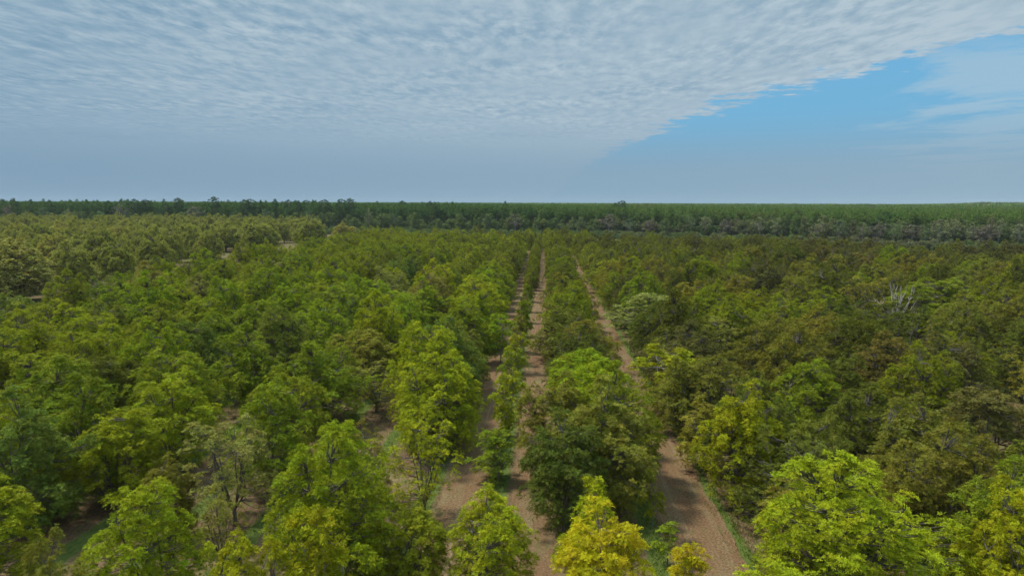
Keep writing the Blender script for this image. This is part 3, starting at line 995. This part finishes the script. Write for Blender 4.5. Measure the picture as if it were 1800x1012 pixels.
# dirt lanes: sheets with uneven edges on the ground
def lane_material():
    m, N, L = new_mat('dry_lane')
    out = N.new('ShaderNodeOutputMaterial')
    p = N.new('ShaderNodeBsdfPrincipled'); p.inputs['Roughness'].default_value = .95; p.inputs['Specular IOR Level'].default_value = .1
    tc = N.new('ShaderNodeTexCoord')

    def noise(scale, detail, sx, sy, rot=0):
        mp = N.new('ShaderNodeMapping'); mp.inputs['Scale'].default_value = (sx, sy, 1); mp.inputs['Rotation'].default_value = (0, 0, rot)
        L.new(tc.outputs['Object'], mp.inputs[0])
        z = N.new('ShaderNodeTexNoise'); z.inputs['Scale'].default_value = scale; z.inputs['Detail'].default_value = detail; z.inputs['Roughness'].default_value = .72
        L.new(mp.outputs[0], z.inputs['Vector']); return z.outputs[0]

    def ramp(src, stops):
        r = N.new('ShaderNodeValToRGB'); e = r.color_ramp.elements
        e[0].position = stops[0][0]; e[0].color = (*stops[0][1], 1)
        e[1].position = stops[-1][0]; e[1].color = (*stops[-1][1], 1)
        for q in stops[1:-1]:
            z = e.new(q[0]); z.color = (*q[1], 1)
        L.new(src, r.inputs[0]); return r.outputs[0]

    def mix(fac, a, b, mode='MIX'):
        q = N.new('ShaderNodeMix'); q.data_type = 'RGBA'; q.blend_type = mode
        if isinstance(fac, float):
            q.inputs[0].default_value = fac
        else:
            L.new(fac, q.inputs[0])
        L.new(a, q.inputs[6]); L.new(b, q.inputs[7]); return q.outputs[2]
    fine = noise(4.5, 9, 1, 1, .25)
    c1 = ramp(fine, [(.30, (.060, .036, .019)), (.5, (.152, .088, .044)), (.74, (.31, .195, .104))])
    c2 = ramp(fine, [(.30, (.080, .057, .026)), (.5, (.172, .128, .062)), (.74, (.32, .25, .13))])
    a = mix(ramp(noise(.22, 5, 1.4, .5), [(.47, (0, 0, 0)), (.66, (1, 1, 1))]), c1, c2)
    gcol = ramp(fine, [(.3, (.040, .062, .014)), (.7, (.12, .145, .036))])
    a = mix(ramp(noise(.55, 7, 1.6, .5), [(.55, (0, 0, 0)), (.72, (.7, .7, .7))]), a, gcol)
    straw = ramp(fine, [(.3, (.13, .10, .055)), (.7, (.34, .27, .16))])
    a = mix(ramp(noise(1.1, 3, 1.0, .035, 0), [(.50, (0, 0, 0)), (.68, (.4, .4, .4))]), a, straw)
    L.new(a, p.inputs['Base Color'])
    b = N.new('ShaderNodeBump'); b.inputs['Distance'].default_value = .06; b.inputs['Strength'].default_value = .8
    L.new(fine, b.inputs['Height']); L.new(b.outputs[0], p.inputs['Normal'])
    L.new(p.outputs[0], out.inputs[0])
    return m


M_LANE = lane_material()
for li, (xa, xb) in enumerate(((-10.4, -5.9), (-3.3, 2.2), (11.3, 17.2))):
    ys = np.arange(18, 420, .6)
    v = []
    for yv in ys:
        e = lambda sd: (hash_noise(yv, sd, 1.1, 5) - .5) * .35 + (hash_noise(yv, sd, 5, 6) - .5) * .7
        v += [(xa + e(li * 9.3), yv, .006), (xb + e(li * 9.3 + 4.1), yv, .006)]
    f = [(2 * i, 2 * i + 1, 2 * i + 3, 2 * i + 2) for i in range(len(ys) - 1)]
    o = bpy.data.objects.new('dirt_lane', mesh_from('dirt_lane', v, f, [M_LANE])); COL.objects.link(o)
    o['kind'] = 'structure'

# grass blades on the unmown strips near the camera
nb = 60000
g = np.random.default_rng(5)
strips = [(-5.0, .85), (10.1, 1.15), (18.1, .95), (-12.0, .9), (-19.2, .9), (-26.5, .9), (-33.7, .9), (25.0, .9), (32, .9), (2.9, .8)]
si = g.choice(len(strips), nb, p=[.17, .22, .19, .1, .06, .06, .05, .05, .04, .06])
cx = np.array([s[0] for s in strips])[si]; hw = np.array([s[1] for s in strips])[si]
yy = 28 + (g.random(nb) ** 1.5) * 110
xx = cx + g.normal(0, .62, nb) * hw * (1 + .5 * np.sin(yy * .9 + cx))
b = np.stack([xx, yy, np.zeros(nb)], 1)
d = unit(np.stack([g.normal(0, .5, nb), g.normal(0, .5, nb), np.ones(nb)], 1))
ln = g.uniform(.08, .30, nb)
v = diamonds(b, d, ln, ln * .28, unit(g.normal(size=(nb, 3)) * [1, 1, .2]))
M_GRASS = leaf_material('grass_blades', 'object', var=.5)
me = mesh_from('grass', v, np.arange(len(v)).reshape(-1, 4), [M_GRASS], tone=g.random(nb), hue=g.random(nb))
o = bpy.data.objects.new('grass', me); COL.objects.link(o); o.color = (.105, .160, .018, 1)
o['kind'] = 'stuff'; o['label'] = 'unmown green grass growing in strips along the tree rows'; o['category'] = 'grass'

# ------------------------------------------------------------------ air
hzv = []
for z in (-1.5, 62.0):
    hzv += [(-5200, -400, z), (5200, -400, z), (5200, 4700, z), (-5200, 4700, z)]
hm_ = mesh_from('haze', hzv, [(3, 2, 1, 0), (4, 5, 6, 7), (0, 1, 5, 4), (1, 2, 6, 5), (2, 3, 7, 6), (3, 0, 4, 7)], [])
M_HAZE, N, L = new_mat('pale_air')
hv = N.new('ShaderNodeVolumePrincipled'); hv.inputs['Color'].default_value = (.80, .90, 1, 1); hv.inputs['Density'].default_value = HAZE
ho = N.new('ShaderNodeOutputMaterial'); L.new(hv.outputs[0], ho.inputs['Volume'])
hm_.materials.append(M_HAZE)
o = bpy.data.objects.new('haze', hm_); COL.objects.link(o); o['kind'] = 'stuff'; o['label'] = 'thin pale haze over the far forest'; o['category'] = 'haze'

# ------------------------------------------------------------------ sky
SUN_EL, SUN_AZ = D2R(60), D2R(-70)       # azimuth measured from +Y towards +X
w = bpy.data.worlds.new('World'); sc.world = w; w.use_nodes = True
N, L = w.node_tree.nodes, w.node_tree.links
N.clear()
out = N.new('ShaderNodeOutputWorld'); bg = N.new('ShaderNodeBackground')
BGS = 0.10
bg.inputs[1].default_value = BGS
L.new(bg.outputs[0], out.inputs[0])
sky = N.new('ShaderNodeTexSky'); sky.sky_type = 'NISHITA'; sky.sun_disc = False
sky.sun_elevation = SUN_EL; sky.sun_rotation = SUN_AZ
sky.altitude = 50; sky.air_density = 1.0; sky.dust_density = .6; sky.ozone_density = 1.5
tc = N.new('ShaderNodeTexCoord')
sep = N.new('ShaderNodeSeparateXYZ'); L.new(tc.outputs['Generated'], sep.inputs[0])


def mth(op, a, b=None, c=None, clamp=False):
    n_ = N.new('ShaderNodeMath'); n_.operation = op; n_.use_clamp = clamp
    for i, q in enumerate((a, b, c)):
        if q is None:
            continue
        if isinstance(q, (int, float)):
            n_.inputs[i].default_value = q
        else:
            L.new(q, n_.inputs[i])
    return n_.outputs[0]


def wnoise(vec, scale, detail=4, rough=.55, dist=0.):
    z = N.new('ShaderNodeTexNoise'); z.inputs['Scale'].default_value = scale; z.inputs['Detail'].default_value = detail
    z.inputs['Roughness'].default_value = rough; z.inputs['Distortion'].default_value = dist
    L.new(vec, z.inputs['Vector']); return z.outputs[0]


def mrange(v_, a, b, c, d_, smooth=False):
    q = N.new('ShaderNodeMapRange'); q.interpolation_type = 'SMOOTHSTEP' if smooth else 'LINEAR'
    for i, z in enumerate((a, b, c, d_)):
        if isinstance(z, (int, float)):
            q.inputs[i + 1].default_value = z
        else:
            L.new(z, q.inputs[i + 1])
    L.new(v_, q.inputs[0]); return q.outputs[0]


def wmix(fac, a, b):
    q = N.new('ShaderNodeMix'); q.data_type = 'RGBA'
    if isinstance(fac, (int, float)):
        q.inputs[0].default_value = fac
    else:
        L.new(fac, q.inputs[0])
    for i, z in ((6, a), (7, b)):
        if isinstance(z, tuple):
            q.inputs[i].default_value = (*z, 1)
        else:
            L.new(z, q.inputs[i])
    return q.outputs[2]


EXPOSURE = 1.1
K = 1 / (BGS * 2 ** EXPOSURE)


def radiance(r, g_, b_):
    """radiance that shows as this sRGB value"""
    f_ = lambda c: ((c / 255 + .055) / 1.055) ** 2.4 * K
    return (f_(r), f_(g_), f_(b_))


dz = mth('MAXIMUM', sep.outputs[2], .004)
zz = mth('ADD', dz, .0)
px_ = mth('DIVIDE', sep.outputs[0], zz); py_ = mth('DIVIDE', sep.outputs[1], zz)
cmb = N.new('ShaderNodeCombineXYZ'); L.new(px_, cmb.inputs[0]); L.new(py_, cmb.inputs[1])
P2 = cmb.outputs[0]
# edge of the cloud sheet: x = .83 + 8.3 / y  (cloud-plane units), frayed by noise
inv = mth('DIVIDE', 8.3, mth('MAXIMUM', py_, .5))
edge = mth('ADD', inv, .78)
n_big = wnoise(P2, .55, 5, .6)
n_fray = wnoise(P2, 3.2, 6, .62)
dx = mth('SUBTRACT', edge, px_)
dx = mth('ADD', dx, mth('MULTIPLY', mth('SUBTRACT', n_fray, .5), 1.7))
dx = mth('ADD', dx, mth('MULTIPLY', mth('SUBTRACT', n_big, .5), 1.6))
dx = mth('ADD', dx, mth('MULTIPLY', mth('SUBTRACT', wnoise(P2, 9, 4, .6), .5), .7))
sheet = mrange(dx, -.06, .22, 0, 1, True)
# altocumulus grain
map1 = N.new('ShaderNodeMapping'); map1.inputs['Rotation'].default_value = (0, 0, -.05); map1.inputs['Scale'].default_value = (1.75, .78, 1)
warp = N.new('ShaderNodeTexNoise'); warp.inputs['Scale'].default_value = .7; warp.inputs['Detail'].default_value = 3
L.new(P2, warp.inputs['Vector'])
wadd = N.new('ShaderNodeVectorMath'); wadd.operation = 'MULTIPLY_ADD'; wadd.inputs[1].default_value = (.28, .28, 0)
L.new(warp.outputs['Color'], wadd.inputs[0]); L.new(P2, wadd.inputs[2])
L.new(wadd.outputs[0], map1.inputs[0])
cell = wnoise(map1.outputs[0], 4.8, 6, .6, .1)
wave = wnoise(P2, .55, 6, .6, .3)
grain = mth('ADD', mth('MULTIPLY', cell, .62), mth('MULTIPLY', wave, .38))
grain = mrange(grain, .34, .70, 0, 1, True)
calm = mrange(py_, 3.5, 14, 1, .10)
puff = mrange(wnoise(P2, .9, 3, .5), .35, .65, .45, 1.35)
grain = mth('ADD', mth('MULTIPLY', mth('MULTIPLY', mth('SUBTRACT', grain, .45), calm), puff), .45)
# brighter towards the edge of the sheet and the east
bright = mrange(mth('DIVIDE', px_, mth('MAXIMUM', py_, .5)), -.8, .55, -.12, .38)
gfac = mth('ADD', grain, bright, None, True)
ccol0 = wmix(gfac, radiance(127, 160, 184), radiance(178, 197, 209))
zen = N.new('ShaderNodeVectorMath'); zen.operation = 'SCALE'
L.new(ccol0, zen.inputs[0]); L.new(mrange(sep.outputs[2], .40, .9, 1, 2.2), zen.inputs['Scale'])     # unseen cloud overhead is boosted to add light on the foliage
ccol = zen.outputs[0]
# thin streaks in the clear part
map2 = N.new('ShaderNodeMapping'); map2.inputs['Rotation'].default_value = (0, 0, -.1); map2.inputs['Scale'].default_value = (.8, .5, 1)
L.new(P2, map2.inputs[0])
st = wnoise(map2.outputs[0], .95, 7, .62, .5)
east = mrange(mth('DIVIDE', px_, mth('MAXIMUM', py_, .5)), .36, .60, -.12, .14)
st2 = wnoise(P2, 5.0, 5, .65, .2)
st = mth('ADD', mth('MULTIPLY', st, .8), mth('MULTIPLY', st2, .2))
st = mth('MULTIPLY', mrange(mth('ADD', st, east), .50, .66, 0, .70, True), mrange(sep.outputs[2], .165, .205, 1, 0, True))
clear = wmix(.85, sky.outputs[0], radiance(86, 163, 205))
elev = sep.outputs[2]
clear = wmix(mrange(elev, .05, .17, 1, 0), clear, radiance(112, 172, 208))
skyc = wmix(st, clear, radiance(165, 194, 212))
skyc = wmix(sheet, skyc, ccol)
# pale air towards the horizon
hz = mrange(elev, .034, .128, 1, 0, True)
hcol = wmix(mrange(mth('DIVIDE', px_, mth('MAXIMUM', py_, .5)), -.7, .6, 0, 1), radiance(127, 158, 182), radiance(143, 171, 190))
skyc = wmix(mth('MULTIPLY', hz, .93), skyc, hcol)
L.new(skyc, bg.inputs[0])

sd = bpy.data.lights.new('sun', 'SUN'); sd.energy = 2.1; sd.angle = D2R(8); sd.color = (1, .95, .86)
so = bpy.data.objects.new('sun', sd); COL.objects.link(so)
dirv = Vector((math.sin(SUN_AZ) * math.cos(SUN_EL), math.cos(SUN_AZ) * math.cos(SUN_EL), math.sin(SUN_EL)))
so.rotation_euler = (-dirv).to_track_quat('-Z', 'Y').to_euler(); so.location = (0, 0, 80)

# ------------------------------------------------------------------ render settings
sc.view_settings.view_transform = 'Standard'; sc.view_settings.look = 'None'
sc.view_settings.exposure = EXPOSURE; sc.view_settings.gamma = 1
sc.render.engine = 'CYCLES'
sc.cycles.max_bounces = 5; sc.cycles.diffuse_bounces = 4; sc.cycles.transmission_bounces = 3; sc.cycles.glossy_bounces = 2
